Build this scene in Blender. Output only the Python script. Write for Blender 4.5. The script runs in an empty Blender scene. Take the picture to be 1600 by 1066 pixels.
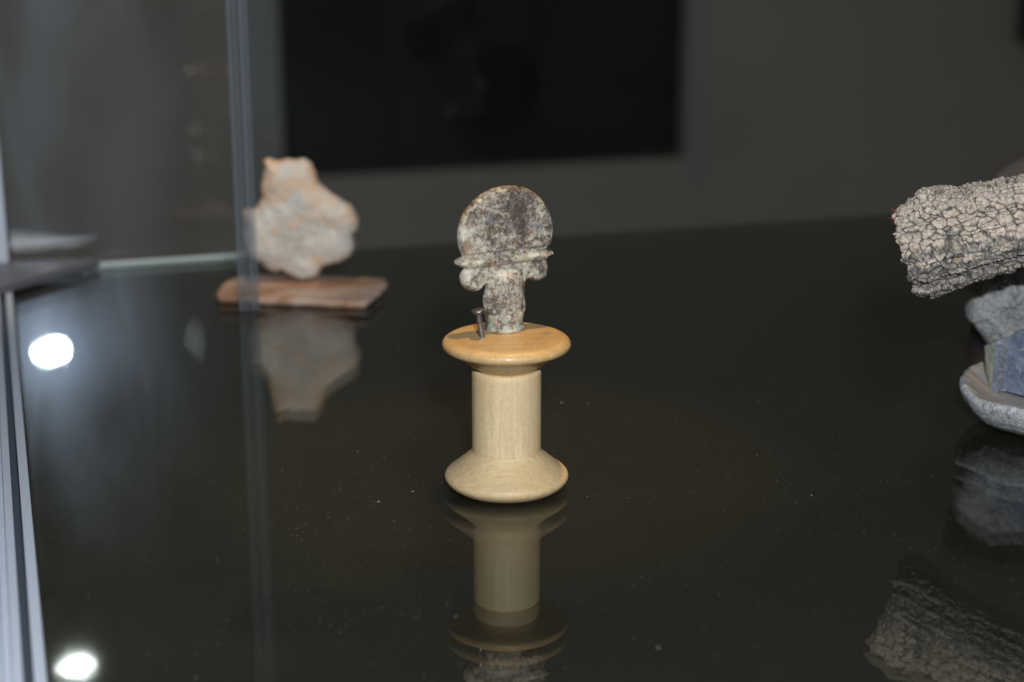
import bpy, bmesh, math, random
import numpy as np
from mathutils import Vector, Matrix
from mathutils.geometry import delaunay_2d_cdt

random.seed(7)
rng = np.random.default_rng(7)
S = bpy.context.scene
COL = S.collection
R = math.radians

# ------------------------------------------------------------------ camera
PITCH = R(16.0)
FPX = 60.0 / 36.0 * 1600.0
CAM = np.array([0.0014, -0.41, 0.156])
cd = bpy.data.cameras.new('camera')
cam = bpy.data.objects.new('camera', cd)
COL.objects.link(cam)
cam.location = CAM
cam.rotation_euler = (R(90) - PITCH, 0, 0)
cd.lens = 60
cd.sensor_width = 36
cd.clip_start = 0.01
cd.clip_end = 50
cd.dof.use_dof = True
cd.dof.focus_distance = 0.440
cd.dof.aperture_fstop = 10.5
S.camera = cam

# ------------------------------------------------------------------ world and light
w = bpy.data.worlds.new('World')
S.world = w
w.use_nodes = True
w.node_tree.nodes['Background'].inputs[0].default_value = (1.0, 0.96, 0.88, 1)
w.node_tree.nodes['Background'].inputs[1].default_value = 0.035


def area(name, loc, target, sx, sy, power, col, spread=None):
    d = bpy.data.lights.new(name, 'AREA')
    d.shape = 'RECTANGLE'
    d.size, d.size_y = sx, sy
    d.energy = power
    d.color = col
    if spread:
        d.spread = spread
    o = bpy.data.objects.new(name, d)
    COL.objects.link(o)
    o.location = loc
    v = Vector(target) - Vector(loc)
    o.rotation_euler = v.to_track_quat('-Z', 'Y').to_euler()
    return o


# the camera's own flash, 7 cm above the lens, and the museum spot over the case
FLASH = (CAM[0] + 0.030, CAM[1], 0.229)
area('camera_flash', FLASH, (0, 0.05, 0.02), 0.027, 0.0125, 2.25, (0.93, 0.965, 1.0)).data.shape = 'ELLIPSE'


def spot(name, loc, target, power, col, cone):
    d = bpy.data.lights.new(name, 'SPOT')
    d.energy = power
    d.color = col
    d.spot_size = R(cone)
    d.spot_blend = 0.7
    d.shadow_soft_size = 0.016
    o = bpy.data.objects.new(name, d)
    COL.objects.link(o)
    o.location = loc
    o.rotation_euler = (Vector(target) - Vector(loc)).to_track_quat('-Z', 'Y').to_euler()


spot('ceiling_spot', (0.070, 0.085, 1.00), (0.0, 0.02, 0.03), 24, (1.0, 0.60, 0.20), 11)
spot('ceiling_spot', (-0.07, 0.04, 1.00), (-0.125, 0.21, 0.03), 14, (1.0, 0.84, 0.66), 10)  # second spot, added above the potsherd to brighten it

S.view_settings.view_transform = 'Standard'
S.view_settings.look = 'None'
S.view_settings.exposure = 0
S.view_settings.gamma = 1
S.render.engine = 'CYCLES'
S.cycles.max_bounces = 12
S.cycles.transmission_bounces = 10
S.cycles.transparent_max_bounces = 12
S.cycles.glossy_bounces = 8
S.cycles.caustics_refractive = False
S.cycles.caustics_reflective = False
S.cycles.sample_clamp_indirect = 0
S.cycles.use_denoising = True


# ------------------------------------------------------------------ where a sight line meets a plane of the place
def ray(px, py):
    d = np.array([0, math.cos(PITCH), -math.sin(PITCH)]) \
        + (px - 800) / FPX * np.array([1.0, 0, 0]) \
        - (py - 533) / FPX * np.array([0, math.sin(PITCH), math.cos(PITCH)])
    return d


def ground(px, py, z=0.0):
    d = ray(px, py)
    return CAM + d * ((z - CAM[2]) / d[2])


def on_plane(px, py, p0, yaw=0.0):
    n = np.array([-math.sin(yaw), math.cos(yaw), 0.0])
    d = ray(px, py)
    return CAM + d * (np.dot(np.array(p0) - CAM, n) / np.dot(d, n))


# ------------------------------------------------------------------ noise
def _h(ix, iy, iz, s=0):
    n = (ix.astype(np.int64) * 374761393 + iy.astype(np.int64) * 668265263 + iz.astype(np.int64) * 2147483647 + s * 974634777) & 0xffffffff
    n = ((n ^ (n >> 13)) * 1274126177) & 0xffffffff
    n = ((n ^ (n >> 16)) * 2246822519) & 0xffffffff
    n = n ^ (n >> 15)
    return (n & 0xffffff) / float(0xffffff)


def vnoise(p, s=0):
    i = np.floor(p)
    f = p - i
    f = f * f * (3 - 2 * f)
    x, y, z = i[:, 0], i[:, 1], i[:, 2]
    r = 0
    for a in (0, 1):
        for b in (0, 1):
            for c in (0, 1):
                wgt = (f[:, 0] if a else 1 - f[:, 0]) * (f[:, 1] if b else 1 - f[:, 1]) * (f[:, 2] if c else 1 - f[:, 2])
                r = r + wgt * _h(x + a, y + b, z + c, s)
    return r * 2 - 1


def fbm(p, o=4, s=0, g=0.5):
    r, a, t = 0, 1.0, 0
    for k in range(o):
        r = r + a * vnoise(p * (2.03 ** k) + 17.3 * k, s + k)
        t += a
        a *= g
    return r / t


def worley(p, s=0, j=0.9):
    i = np.floor(p)
    f1 = np.full(len(p), 9.0)
    f2 = np.full(len(p), 9.0)
    cid = np.zeros(len(p))
    for a in (-1, 0, 1):
        for b in (-1, 0, 1):
            for c in (-1, 0, 1):
                q = i + np.array([a, b, c])
                fx = q + 0.5 + j * (np.stack([_h(q[:, 0], q[:, 1], q[:, 2], s + k) for k in (11, 12, 13)], 1) - 0.5)
                d = np.sqrt(((fx - p) ** 2).sum(1))
                new = d < f1
                f2 = np.where(new, f1, np.minimum(f2, d))
                cid = np.where(new, _h(q[:, 0], q[:, 1], q[:, 2], s + 14), cid)
                f1 = np.where(new, d, f1)
    return f1, f2, cid


def sstep(a, b, x):
    t = np.clip((x - a) / (b - a), 0, 1)
    return t * t * (3 - 2 * t)


# ------------------------------------------------------------------ scene objects
def link(name, me, mats, parent=None, smooth=True):
    o = bpy.data.objects.new(name, me)
    COL.objects.link(o)
    for m in (mats if isinstance(mats, (list, tuple)) else [mats]):
        me.materials.append(m)
    if smooth:
        me.polygons.foreach_set('use_smooth', [True] * len(me.polygons))
    if parent is not None:
        o.parent = parent
        o.matrix_parent_inverse = Matrix.Translation(-Vector(parent.location)) if parent.type == 'EMPTY' else parent.matrix_world.inverted()
    return o


def mesh(name, V, F, mats, parent=None, smooth=True, origin=None, attrs=None, fix=True):
    V = np.asarray(V, float)
    if parent is None and origin is None:
        origin = (V[:, 0].mean(), V[:, 1].mean(), V[:, 2].min())
    if origin is not None:
        V = V - np.array(origin)
    me = bpy.data.meshes.new(name)
    me.from_pydata(V.tolist(), [], [tuple(int(k) for k in f) for f in F])
    if fix:
        bm = bmesh.new()
        bm.from_mesh(me)
        bmesh.ops.recalc_face_normals(bm, faces=bm.faces)
        bm.to_mesh(me)
        bm.free()
    for k, v in (attrs or {}).items():
        at = me.attributes.new(k, 'FLOAT', 'POINT')
        at.data.foreach_set('value', np.asarray(v, dtype=np.float32))
    o = link(name, me, mats, parent, smooth)
    if origin is not None:
        o.location = origin
    return o


def thing(name, label, cat, loc, group=None):
    o = bpy.data.objects.new(name, None)
    o.empty_display_size = 0.01
    COL.objects.link(o)
    o.location = [float(c) for c in loc]
    return tag(o, label, cat, group)


def tag(o, label, cat, group=None):
    o['label'] = label
    o['category'] = cat
    if group:
        o['group'] = group
    return o


def prism(name, poly, z0, z1, mats, parent=None, bev=0.0003, **kw):
    """upright prism over a ground polygon (xy), bevelled"""
    me = bpy.data.meshes.new(name)
    bm = bmesh.new()
    vs = [bm.verts.new((p[0], p[1], z0)) for p in poly]
    f = bm.faces.new(vs)
    r = bmesh.ops.extrude_face_region(bm, geom=[f])
    for v in r['geom']:
        if isinstance(v, bmesh.types.BMVert):
            v.co.z = z1
    bmesh.ops.recalc_face_normals(bm, faces=bm.faces)
    if bev:
        bmesh.ops.bevel(bm, geom=list(bm.edges), offset=bev, segments=2, profile=0.6, affect='EDGES')
    org = (0, 0, 0)
    if parent is None:
        org = (sum(p[0] for p in poly) / len(poly), sum(p[1] for p in poly) / len(poly), z0)
        bmesh.ops.translate(bm, verts=bm.verts, vec=(-org[0], -org[1], -org[2]))
    bm.to_mesh(me)
    bm.free()
    o = link(name, me, mats, parent, smooth=False)
    if parent is None:
        o.location = org
    return o


def lathe(name, prof, seg, mats, parent=None, centre=(0, 0, 0), wob=None, origin=None, attrs=None):
    """prof: list of (r, z); closes to the axis at both ends when r = 0"""
    V, F = [], []
    rings = []
    for r, z in prof:
        if r <= 1e-9:
            rings.append([len(V)])
            V.append([0, 0, z])
        else:
            ring = []
            for k in range(seg):
                a = 2 * math.pi * k / seg
                ring.append(len(V))
                V.append([r * math.cos(a), r * math.sin(a), z])
            rings.append(ring)
    for A, B in zip(rings[:-1], rings[1:]):
        for k in range(seg):
            k2 = (k + 1) % seg
            if len(A) == 1 and len(B) == 1:
                continue
            if len(A) == 1:
                F.append((A[0], B[k], B[k2]))
            elif len(B) == 1:
                F.append((A[k], A[k2], B[0]))
            else:
                F.append((A[k], A[k2], B[k2], B[k]))
    V = np.array(V)
    if wob is not None:
        V = wob(V)
    V = V + np.array(centre)
    return mesh(name, V, F, mats, parent, origin=origin, attrs=attrs)


def dense(prof, step):
    out = [prof[0]]
    for (r0, z0), (r1, z1) in zip(prof[:-1], prof[1:]):
        n = max(1, int(math.hypot(r1 - r0, z1 - z0) / step))
        for k in range(1, n + 1):
            out.append((r0 + (r1 - r0) * k / n, z0 + (z1 - z0) * k / n))
    return out


def catmull(P, n=6):
    P = np.asarray(P, float)
    N = len(P)
    out = []
    for i in range(N):
        p0, p1, p2, p3 = P[i - 1], P[i], P[(i + 1) % N], P[(i + 2) % N]
        for k in range(n):
            t = k / n
            out.append(0.5 * (2 * p1 + (p2 - p0) * t + (2 * p0 - 5 * p1 + 4 * p2 - p3) * t * t + (3 * p1 - p0 - 3 * p2 + p3) * t ** 3))
    return np.array(out)


def inside(P, poly):
    x, y = P[:, 0], P[:, 1]
    r = np.zeros(len(P), bool)
    n = len(poly)
    for i in range(n):
        x0, y0 = poly[i]
        x1, y1 = poly[(i + 1) % n]
        if y0 == y1:
            continue
        c = ((y0 > y) != (y1 > y)) & (x < (x1 - x0) * (y - y0) / (y1 - y0) + x0)
        r ^= c
    return r


def edge_dist(P, poly):
    A = poly
    B = np.roll(poly, -1, axis=0)
    d = np.full(len(P), 1e9)
    for a, b in zip(A, B):
        ab = b - a
        L = (ab ** 2).sum()
        if L < 1e-16:
            continue
        t = np.clip(((P - a) @ ab) / L, 0, 1)
        q = a + t[:, None] * ab
        d = np.minimum(d, np.sqrt(((P - q) ** 2).sum(1)))
    return d


def relief(outline, step, hf, hb):
    """solid with the given outline (u, v); hf/hb(u, v, d) give the depth of front and back.
    returns V (u, depth, v), F, d"""
    seg = []
    n = len(outline)
    for i in range(n):
        a, b = outline[i], outline[(i + 1) % n]
        m = max(1, int(round(np.linalg.norm(b - a) / step)))
        for k in range(m):
            seg.append(a + (b - a) * k / m)
    bd = np.array(seg)
    lo, hi = bd.min(0), bd.max(0)
    gx = np.arange(lo[0], hi[0], step)
    gy = np.arange(lo[1], hi[1], step * 0.866)
    G = np.array([(x + (step / 2 if j % 2 else 0), y) for j, y in enumerate(gy) for x in gx])
    G = G + rng.uniform(-0.12, 0.12, G.shape) * step
    G = G[inside(G, bd)]
    dd = edge_dist(G, bd)
    G = G[dd > step * 0.55]
    P = np.vstack([bd, G])
    nb = len(bd)
    sc = 1.0 / step
    res = delaunay_2d_cdt([Vector(p * sc) for p in P], [], [list(range(nb))], 1, 1e-5)
    Q = np.array([v[:] for v in res[0]]) / sc
    tris = [f for f in res[2]]
    if tris:
        c = np.array([Q[list(f)].mean(0) for f in tris])
        keep = inside(c, bd)
        tris = [t for t, k in zip(tris, keep) if k]
    d = edge_dist(Q, bd)
    rim = d < step * 0.05
    d = np.where(rim, 0, d)
    yf = -hf(Q[:, 0], Q[:, 1], d)
    yb = hb(Q[:, 0], Q[:, 1], d)
    nQ = len(Q)
    mid = (yf + yb) / 2
    yf = np.where(rim, mid, yf)
    V = np.stack([Q[:, 0], yf, Q[:, 1]], 1)
    idx = np.arange(nQ)
    back = idx.copy()
    extra = []
    for k in range(nQ):
        if not rim[k]:
            back[k] = nQ + len(extra)
            extra.append((Q[k, 0], yb[k], Q[k, 1]))
    V = np.vstack([V, np.array(extra)])
    F = [tuple(t) for t in tris] + [tuple(back[list(t)][::-1]) for t in tris]
    D = np.concatenate([d, d[~rim]])
    return V, F, D


def normals_of(V, F):
    me = bpy.data.meshes.new('tmp')
    me.from_pydata(V.tolist(), [], [tuple(int(k) for k in f) for f in F])
    bm = bmesh.new()
    bm.from_mesh(me)
    bmesh.ops.recalc_face_normals(bm, faces=bm.faces)
    bm.to_mesh(me)
    bm.free()
    n = np.zeros(len(V) * 3, np.float32)
    me.vertex_normals.foreach_get('vector', n)
    bpy.data.meshes.remove(me)
    return n.reshape(-1, 3).astype(float)


# ------------------------------------------------------------------ materials
class NT:
    def __init__(self, name):
        self.m = bpy.data.materials.new(name)
        self.m.use_nodes = True
        self.t = self.m.node_tree
        self.b = self.t.nodes['Principled BSDF']
        self.out = self.t.nodes['Material Output']
        self.tc = self.t.nodes.new('ShaderNodeTexCoord').outputs['Object']

    def n(self, kind, **kw):
        nd = self.t.nodes.new(kind)
        for k, v in kw.items():
            setattr(nd, k, v)
        return nd

    def put(self, sock, v):
        if isinstance(v, (int, float, tuple, list)):
            if isinstance(v, (tuple, list)) and len(v) == 3 and sock.type == 'RGBA':
                v = (*v, 1)
            sock.default_value = v
        else:
            self.t.links.new(v, sock)

    def map(self, sc=(1, 1, 1), rot=(0, 0, 0), src=None):
        m = self.n('ShaderNodeMapping')
        self.put(m.inputs['Vector'], src or self.tc)
        m.inputs['Scale'].default_value = sc
        m.inputs['Rotation'].default_value = rot
        return m.outputs[0]

    def noise(self, scale, detail=4, rough=0.55, vec=None, dist=0.0):
        m = self.n('ShaderNodeTexNoise')
        self.put(m.inputs['Vector'], vec or self.tc)
        m.inputs['Scale'].default_value = scale
        m.inputs['Detail'].default_value = detail
        m.inputs['Roughness'].default_value = rough
        m.inputs['Distortion'].default_value = dist
        return m.outputs['Fac']

    def voro(self, scale, feature='F1', vec=None, out='Distance'):
        m = self.n('ShaderNodeTexVoronoi', feature=feature)
        self.put(m.inputs['Vector'], vec or self.tc)
        m.inputs['Scale'].default_value = scale
        return m.outputs[out]

    def ramp(self, f, stops, interp='LINEAR'):
        m = self.n('ShaderNodeValToRGB')
        self.put(m.inputs[0], f)
        cr = m.color_ramp
        cr.interpolation = interp
        while len(cr.elements) < len(stops):
            cr.elements.new(0.5)
        for e, (p, c) in zip(cr.elements, stops):
            e.position = p
            e.color = (c, c, c, 1) if isinstance(c, (int, float)) else (*c, 1)
        return m.outputs[0]

    def mix(self, f, a, b, mode='MIX'):
        m = self.n('ShaderNodeMix', data_type='RGBA', blend_type=mode)
        self.put(m.inputs[0], f)
        self.put(m.inputs[6], a)
        self.put(m.inputs[7], b)
        return m.outputs[2]

    def math(self, op, a, b=0.0, clamp=False):
        m = self.n('ShaderNodeMath', operation=op, use_clamp=clamp)
        self.put(m.inputs[0], a)
        self.put(m.inputs[1], b)
        return m.outputs[0]

    def attr(self, name):
        return self.n('ShaderNodeAttribute', attribute_name=name).outputs['Fac']

    def xyz(self, i):
        m = self.n('ShaderNodeSeparateXYZ')
        self.put(m.inputs[0], self.tc)
        return m.outputs[i]

    def bump(self, h, strength, dist):
        m = self.n('ShaderNodeBump')
        self.put(m.inputs['Height'], h)
        m.inputs['Strength'].default_value = strength
        m.inputs['Distance'].default_value = dist
        self.put(self.b.inputs['Normal'], m.outputs[0])
        return m.outputs[0]

    def fin(self, col=None, rough=None, metal=None, spec=None):
        if col is not None:
            self.put(self.b.inputs['Base Color'], col)
        if rough is not None:
            self.put(self.b.inputs['Roughness'], rough)
        if metal is not None:
            self.put(self.b.inputs['Metallic'], metal)
        if spec is not None:
            self.put(self.b.inputs['Specular IOR Level'], spec)
        return self.m


def simple(name, col, rough=0.5, metal=0.0, nscale=300, var=0.12, bump=0.0):
    t = NT(name)
    f = t.noise(nscale, 4)
    c = t.mix(f, tuple(x * (1 - var) for x in col), tuple(min(1, x * (1 + var)) for x in col))
    if bump:
        t.bump(f, 0.4, bump)
    return t.fin(c, rough, metal)


def wood_mat(name, base, dark, warm, grain_axis, rough, coat=0.0, patch=None):
    """light turned beech; grain_axis 2 = along z, 0 = along x"""
    t = NT(name)
    sc = [1, 1, 1]
    sc[grain_axis] = 0.06
    g = t.noise(900, 5, 0.6, vec=t.map(tuple(sc)), dist=0.3)
    g2 = t.noise(220, 3, 0.5, vec=t.map(tuple(sc)), dist=0.6)
    fine = t.noise(3800, 3, 0.6, vec=t.map((1, 1, 0.5)))
    big = t.noise(70, 3, 0.5)
    c = t.mix(t.ramp(g, [(0.35, 0.0), (0.65, 1.0)]), base, dark)
    c = t.mix(t.math('MULTIPLY', t.ramp(g2, [(0.4, 0.0), (0.75, 1.0)]), 0.5), c, dark)
    c = t.mix(t.math('MULTIPLY', t.ramp(big, [(0.42, 0.0), (0.70, 1.0)]), 0.75), c, warm)
    # pores and small knocks
    sp = t.ramp(t.voro(420), [(0.0, 1.0), (0.045, 1.0), (0.07, 0.0)])
    pick = t.ramp(t.noise(260, 1), [(0.58, 0.0), (0.62, 1.0)])
    c = t.mix(t.math('MULTIPLY', sp, t.math('MULTIPLY', pick, 0.75)), c, (0.10, 0.055, 0.025))
    # pale scratches
    s1 = t.ramp(t.noise(240, 2, 0.5, vec=t.map((1, 1, 7), rot=(0.5, 0.4, 0.3)), dist=0.5), [(0.488, 0.0), (0.5, 1.0), (0.512, 0.0)])
    c = t.mix(t.math('MULTIPLY', s1, 0.16), c, (0.75, 0.70, 0.60))
    if patch:
        c = t.mix(patch(t), c, (0.13, 0.12, 0.075))
    c = t.mix(t.math('MULTIPLY', t.ramp(fine, [(0.4, 0.0), (0.62, 1.0)]), 0.20), c, (0.92, 0.84, 0.66))
    mott = t.noise(1700, 4, 0.7, vec=t.map((1, 1, 0.35)))
    c = t.mix(t.math('MULTIPLY', t.ramp(mott, [(0.38, 1.0), (0.52, 0.0)]), 0.20), c, tuple(x * 0.55 for x in dark))
    t.bump(t.math('ADD', t.math('MULTIPLY', g, 0.8), t.math('MULTIPLY', fine, 1.0)), 0.6, 0.00018)
    t.b.inputs['Coat Weight'].default_value = coat
    t.b.inputs['Coat Roughness'].default_value = 0.22
    return t.fin(c, rough)


def glass_pane_mat(name, ior=1.5, tint=(1, 1, 1), smear=0.0, haze=0.0, seed=0.0, dusty=0.25):
    """thin architectural glass: lets light straight through, mirrors by Fresnel; smears of
    dried cleaning water scatter a little of the light"""
    t = NT(name)
    t.t.nodes.remove(t.b)
    tr = t.n('ShaderNodeBsdfTransparent')
    tr.inputs[0].default_value = (*tint, 1)
    gl = t.n('ShaderNodeBsdfGlossy')
    gl.inputs['Roughness'].default_value = 0.0
    fr = t.n('ShaderNodeFresnel')
    # both sides of the sheet get the outside index
    geo = t.n('ShaderNodeNewGeometry')
    iv = t.math('ADD', t.math('MULTIPLY', geo.outputs['Backfacing'], 1.0 / ior - ior), ior)
    t.put(fr.inputs['IOR'], iv)
    mx = t.n('ShaderNodeMixShader')
    t.put(mx.inputs[0], fr.outputs[0])
    t.put(mx.inputs[1], tr.outputs[0])
    t.put(mx.inputs[2], gl.outputs[0])
    o = mx.outputs[0]
    if smear or haze:
        a = t.noise(22 + seed, 5, 0.6, vec=t.map((1.6, 1.6, 0.45)), dist=1.2)
        f = t.math('ADD', t.math('MULTIPLY', t.ramp(a, [(0.42, 0.0), (0.72, 1.0)]), t.math('MULTIPLY', t.ramp(t.math('MULTIPLY', t.xyz(0), -1.0), [(0.12, 0.12), (0.19, 1.0)]), smear)), haze)
        rg = t.n('ShaderNodeBsdfGlossy')
        rg.inputs['Roughness'].default_value = 0.30
        rg.inputs[0].default_value = (0.66, 0.80, 1.0, 1)
        df = t.n('ShaderNodeBsdfDiffuse')
        df.inputs[0].default_value = (0.80, 0.78, 0.62, 1)
        m3 = t.n('ShaderNodeMixShader')
        m3.inputs[0].default_value = dusty
        t.put(m3.inputs[1], rg.outputs[0])
        t.put(m3.inputs[2], df.outputs[0])
        if smear:
            hl = t.n('ShaderNodeBsdfGlossy')  # added blue lobe that imitates a bloom round the flash reflection
            hl.inputs['Roughness'].default_value = 0.17
            hl.inputs[0].default_value = (0.6, 0.75, 1.0, 1)
            m5 = t.n('ShaderNodeMixShader')
            m5.inputs[0].default_value = 0.006
            t.put(m5.inputs[1], o)
            t.put(m5.inputs[2], hl.outputs[0])
            o = m5.outputs[0]
        m2 = t.n('ShaderNodeMixShader')
        t.put(m2.inputs[0], f)
        t.put(m2.inputs[1], o)
        t.put(m2.inputs[2], m3.outputs[0])
        o = m2.outputs[0]
    t.put(t.out.inputs[0], o)
    return t.m


def shelf_mat():
    return glass_pane_mat('shelf_glass', 1.5, (0.95, 0.97, 0.94), haze=0.008, dusty=0.97)


def stone_mat(name, cols, scale, bump, bdist, speck=None, rough=0.85, extra=None, lo=0.3, hi=0.7):
    t = NT(name)
    n1 = t.noise(scale, 5, 0.6, dist=0.4)
    k = len(cols)
    stops = [(lo + (hi - lo) * i / (k - 1), c) for i, c in enumerate(cols)]
    c = t.ramp(n1, stops)
    fine = t.noise(scale * 14, 5, 0.7)
    c = t.mix(t.math('MULTIPLY', t.ramp(fine, [(0.35, 1.0), (0.6, 0.0)]), 0.45), c, tuple(x * 0.45 for x in cols[0]))
    if speck:
        sf = t.ramp(t.noise(scale * 22, 3, 0.6), [(0.60, 0.0), (0.68, 1.0)])
        c = t.mix(t.math('MULTIPLY', sf, 0.7), c, speck)
    if extra:
        c = extra(t, c)
    t.bump(fine, bump, bdist)
    return t.fin(c, rough)


# ------------------------------------------------------------------ the case: its axes are turned 16.5 degrees to the left of the lens
AZ = R(-16.9)
nb_ = np.array([math.sin(AZ), math.cos(AZ), 0])
tb_ = np.array([math.cos(AZ), -math.sin(AZ), 0])
C0 = np.array([CAM[0], CAM[1], 0])


def case(a, b, z=0.0):
    return C0 + tb_ * a + nb_ * b + np.array([0, 0, z])


def quad(a0, a1, b0, b1):
    return [case(a0, b0)[:2], case(a1, b0)[:2], case(a1, b1)[:2], case(a0, b1)[:2]]


BACK = float(np.dot(ground(380, 400) - C0, nb_))
LEFT = float(np.dot(ground(54, 835) - C0, tb_))
RIGHT = 0.60
FRONT = 0.12
GT = 0.0021                                          # glass thickness

# room behind the case
wall_m = simple('painted_wall', (0.78, 0.74, 0.68), 0.8, 0, 3.0, 0.14)
W_Y = BACK + 1.45


def room_box(name, a0, a1, b0, b1, z0, z1, m, kind=True, parent=None):
    q = quad(a0, a1, b0, b1)
    o = prism(name, q, z0, z1, m, parent, bev=0)
    if kind:
        o['kind'] = 'structure'
    return o


# doorway edges, measured on the wall plane
def wall_hit(px, py, yy=None):
    d = ray(px, py)
    b = W_Y if yy is None else yy
    t_ = (b - np.dot(CAM - C0, nb_)) / np.dot(d, nb_)
    p = CAM + d * t_
    return float(np.dot(p - C0, tb_)), float(p[2])


dl, _ = wall_hit(432, 120)
dr, _ = wall_hit(1078, 120)
_, dz = wall_hit(760, 262)
DTOP = 0.12
FL = -0.95
CE = 1.9
wl = bpy.data.objects.new('back_wall', None)
COL.objects.link(wl)
wl['kind'] = 'structure'
wl.location = case(0, W_Y, FL)


def wall_part(name, a0, a1, z0, z1, m, b0=0.0, b1=0.025):
    return room_box(name, a0, a1, W_Y + b0, W_Y + b1, z0, z1, m, False, wl)


wall_part('wall_panel', -2.2, dl, FL, CE, wall_m)
wall_part('wall_panel', dr, 2.6, FL, CE, wall_m)
wall_part('wall_panel', dl, dr, FL, dz, wall_m)
wall_part('wall_panel', dl, dr, DTOP, CE, wall_m)
trim = simple('door_trim', (0.70, 0.73, 0.76), 0.8, 0, 5, 0.08)
wall_part('window_frame', dl - 0.055, dl + 0.004, dz - 0.03, DTOP + 0.05, trim, -0.003, 0.022)
wall_part('window_frame', dr - 0.004, dr + 0.03, dz - 0.03, DTOP + 0.05, trim, -0.003, 0.022)
wall_part('window_frame', dl + 0.004, dr - 0.004, DTOP - 0.004, DTOP + 0.05, trim, -0.0035, 0.022)
wall_part('window_sill', dl + 0.004, dr - 0.004, dz - 0.045, dz, wall_m, -0.003, 0.022)
dark_room = simple('dark_room_wall', (0.035, 0.045, 0.065), 0.7, 0, 4, 0.5)
room_box('far_wall', -2.2, 2.6, W_Y + 1.4, W_Y + 1.45, FL, CE, dark_room)
floor_m = simple('floor', (0.10, 0.095, 0.08), 0.5, 0, 3, 0.2)
fl = mesh('floor', [case(-2.2, -1.5, FL - 0.004), case(2.6, -1.5, FL - 0.004), case(2.6, 3.5, FL - 0.004), case(-2.2, 3.5, FL - 0.004)], [(0, 1, 2, 3)], floor_m)
fl['kind'] = 'structure'
# dark box hanging on the wall, at the right edge of the picture
ba, bz0 = wall_hit(1584, 66)
bx = thing('wall_box', 'black box on the grey wall, cut by the top right corner', 'wall box', case(ba + 0.1, W_Y - 0.06, bz0))
blk = simple('black_plastic', (0.012, 0.012, 0.014), 0.5, 0, 30, 0.3)
room_box('housing', ba, ba + 0.22, W_Y - 0.07, W_Y - 0.002, bz0, bz0 + 0.30, blk, False, bx)
room_box('front_cover', ba + 0.008, ba + 0.212, W_Y - 0.075, W_Y - 0.0705, bz0 + 0.008, bz0 + 0.292, blk, False, bx)

# glass shelf: one slab, both of its faces mirror
shelf = thing('glass_shelf', 'clear thick glass shelf that carries the exhibits and mirrors them', 'glass shelf', case(0, 0.4, -GT))
sg = prism('glass_slab', quad(LEFT, RIGHT, FRONT, BACK), -GT, 0.0, shelf_mat(), shelf, bev=0.0005)
edge_m = simple('edge_glow_paint', (0.52, 0.64, 0.67), 0.35, 0, 200, 0.10)
e0 = float(np.dot(ground(150, 412) - C0, tb_))
e1 = float(np.dot(ground(386, 400) - C0, tb_))
prism('edge_glow_strip', quad(e0, e1, BACK + 0.0004, BACK + 0.004), -GT * 0.9, 0.0005, edge_m, shelf, bev=0.0003)  # strip added for the glow of the glass edge, painted pale

# lower part of the cabinet
dkp = NT('dark_panel')
dk = dkp.mix(dkp.noise(60, 5), (0.018, 0.018, 0.012), (0.034, 0.034, 0.023))
dark_panel = dkp.fin(dk, 0.04)
cab = thing('display_cabinet', 'dark glossy lower body of the display cabinet under the glass shelf', 'display cabinet', case(0, 0.4, -0.16))
prism('base_board', quad(LEFT - 0.03, RIGHT, FRONT, BACK + 0.02), -0.152, -0.139, dark_panel, cab, bev=0.0005)
prism('back_panel', quad(LEFT - 0.03, RIGHT, BACK + 0.0065, BACK + 0.0125), -0.1385, -0.0032, dark_panel, cab, bev=0.0004)

# back pane standing on the case behind the shelf, with smears
pane = thing('back_pane', 'tall clear glass back pane of the case, smeared at its left end', 'glass pane', case(0, BACK + 0.008, 0))
pm = glass_pane_mat('pane_glass', 1.5, (0.985, 0.99, 0.985), smear=0.042, haze=0.002)
prism('glass_sheet', quad(LEFT + 0.001, RIGHT, BACK + 0.0065, BACK + 0.0115), -0.0028, 0.34, pm, pane, bev=0)

# left rail of the shelf (aluminium profile) and corner post
alu = NT('aluminium')
av = alu.noise(500, 3, 0.5, vec=alu.map((6, 0.05, 6), rot=(0, 0, -AZ)))
alu_m = alu.fin(alu.mix(av, (0.58, 0.65, 0.78), (0.70, 0.77, 0.88)), 0.45, 0.0)
alu_d = simple('aluminium_groove', (0.10, 0.125, 0.16), 0.5, 0.4, 200, 0.2)
rail = thing('side_rail', 'aluminium rail with a groove along the left edge of the glass shelf', 'metal rail', case(LEFT - 0.01, 0.35, -0.012))
rp = [('lip', 0.0024, 0.0002, 0.0009, alu_m), ('groove', 0.0020, 0.0026, -0.0018, alu_d), ('flange', 0.0020, 0.0046, 0.0012, alu_m),
      ('flange', 0.0016, 0.0067, 0.0005, alu_m), ('flange', 0.0050, 0.0084, 0.0016, alu_m), ('flange', 0.012, 0.0135, 0.0008, alu_d)]
for nm, wd, off, zt, mm in rp:
    prism(nm, quad(LEFT - off - wd, LEFT - off, FRONT, BACK + 0.006), -0.012, zt, mm, rail, bev=0.0002)

post = thing('corner_post', 'upright aluminium post at the back left corner of the case', 'metal post', case(LEFT - 0.003, BACK, 0.002))
prism('post_core', quad(LEFT - 0.0060, LEFT - 0.0004, BACK - 0.002, BACK + 0.004), 0.0018, 0.34, alu_m, post, bev=0.0004)
prism('post_flange', quad(LEFT - 0.012, LEFT - 0.0062, BACK - 0.001, BACK + 0.004), 0.0018, 0.34, alu_d, post, bev=0.0004)

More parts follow.
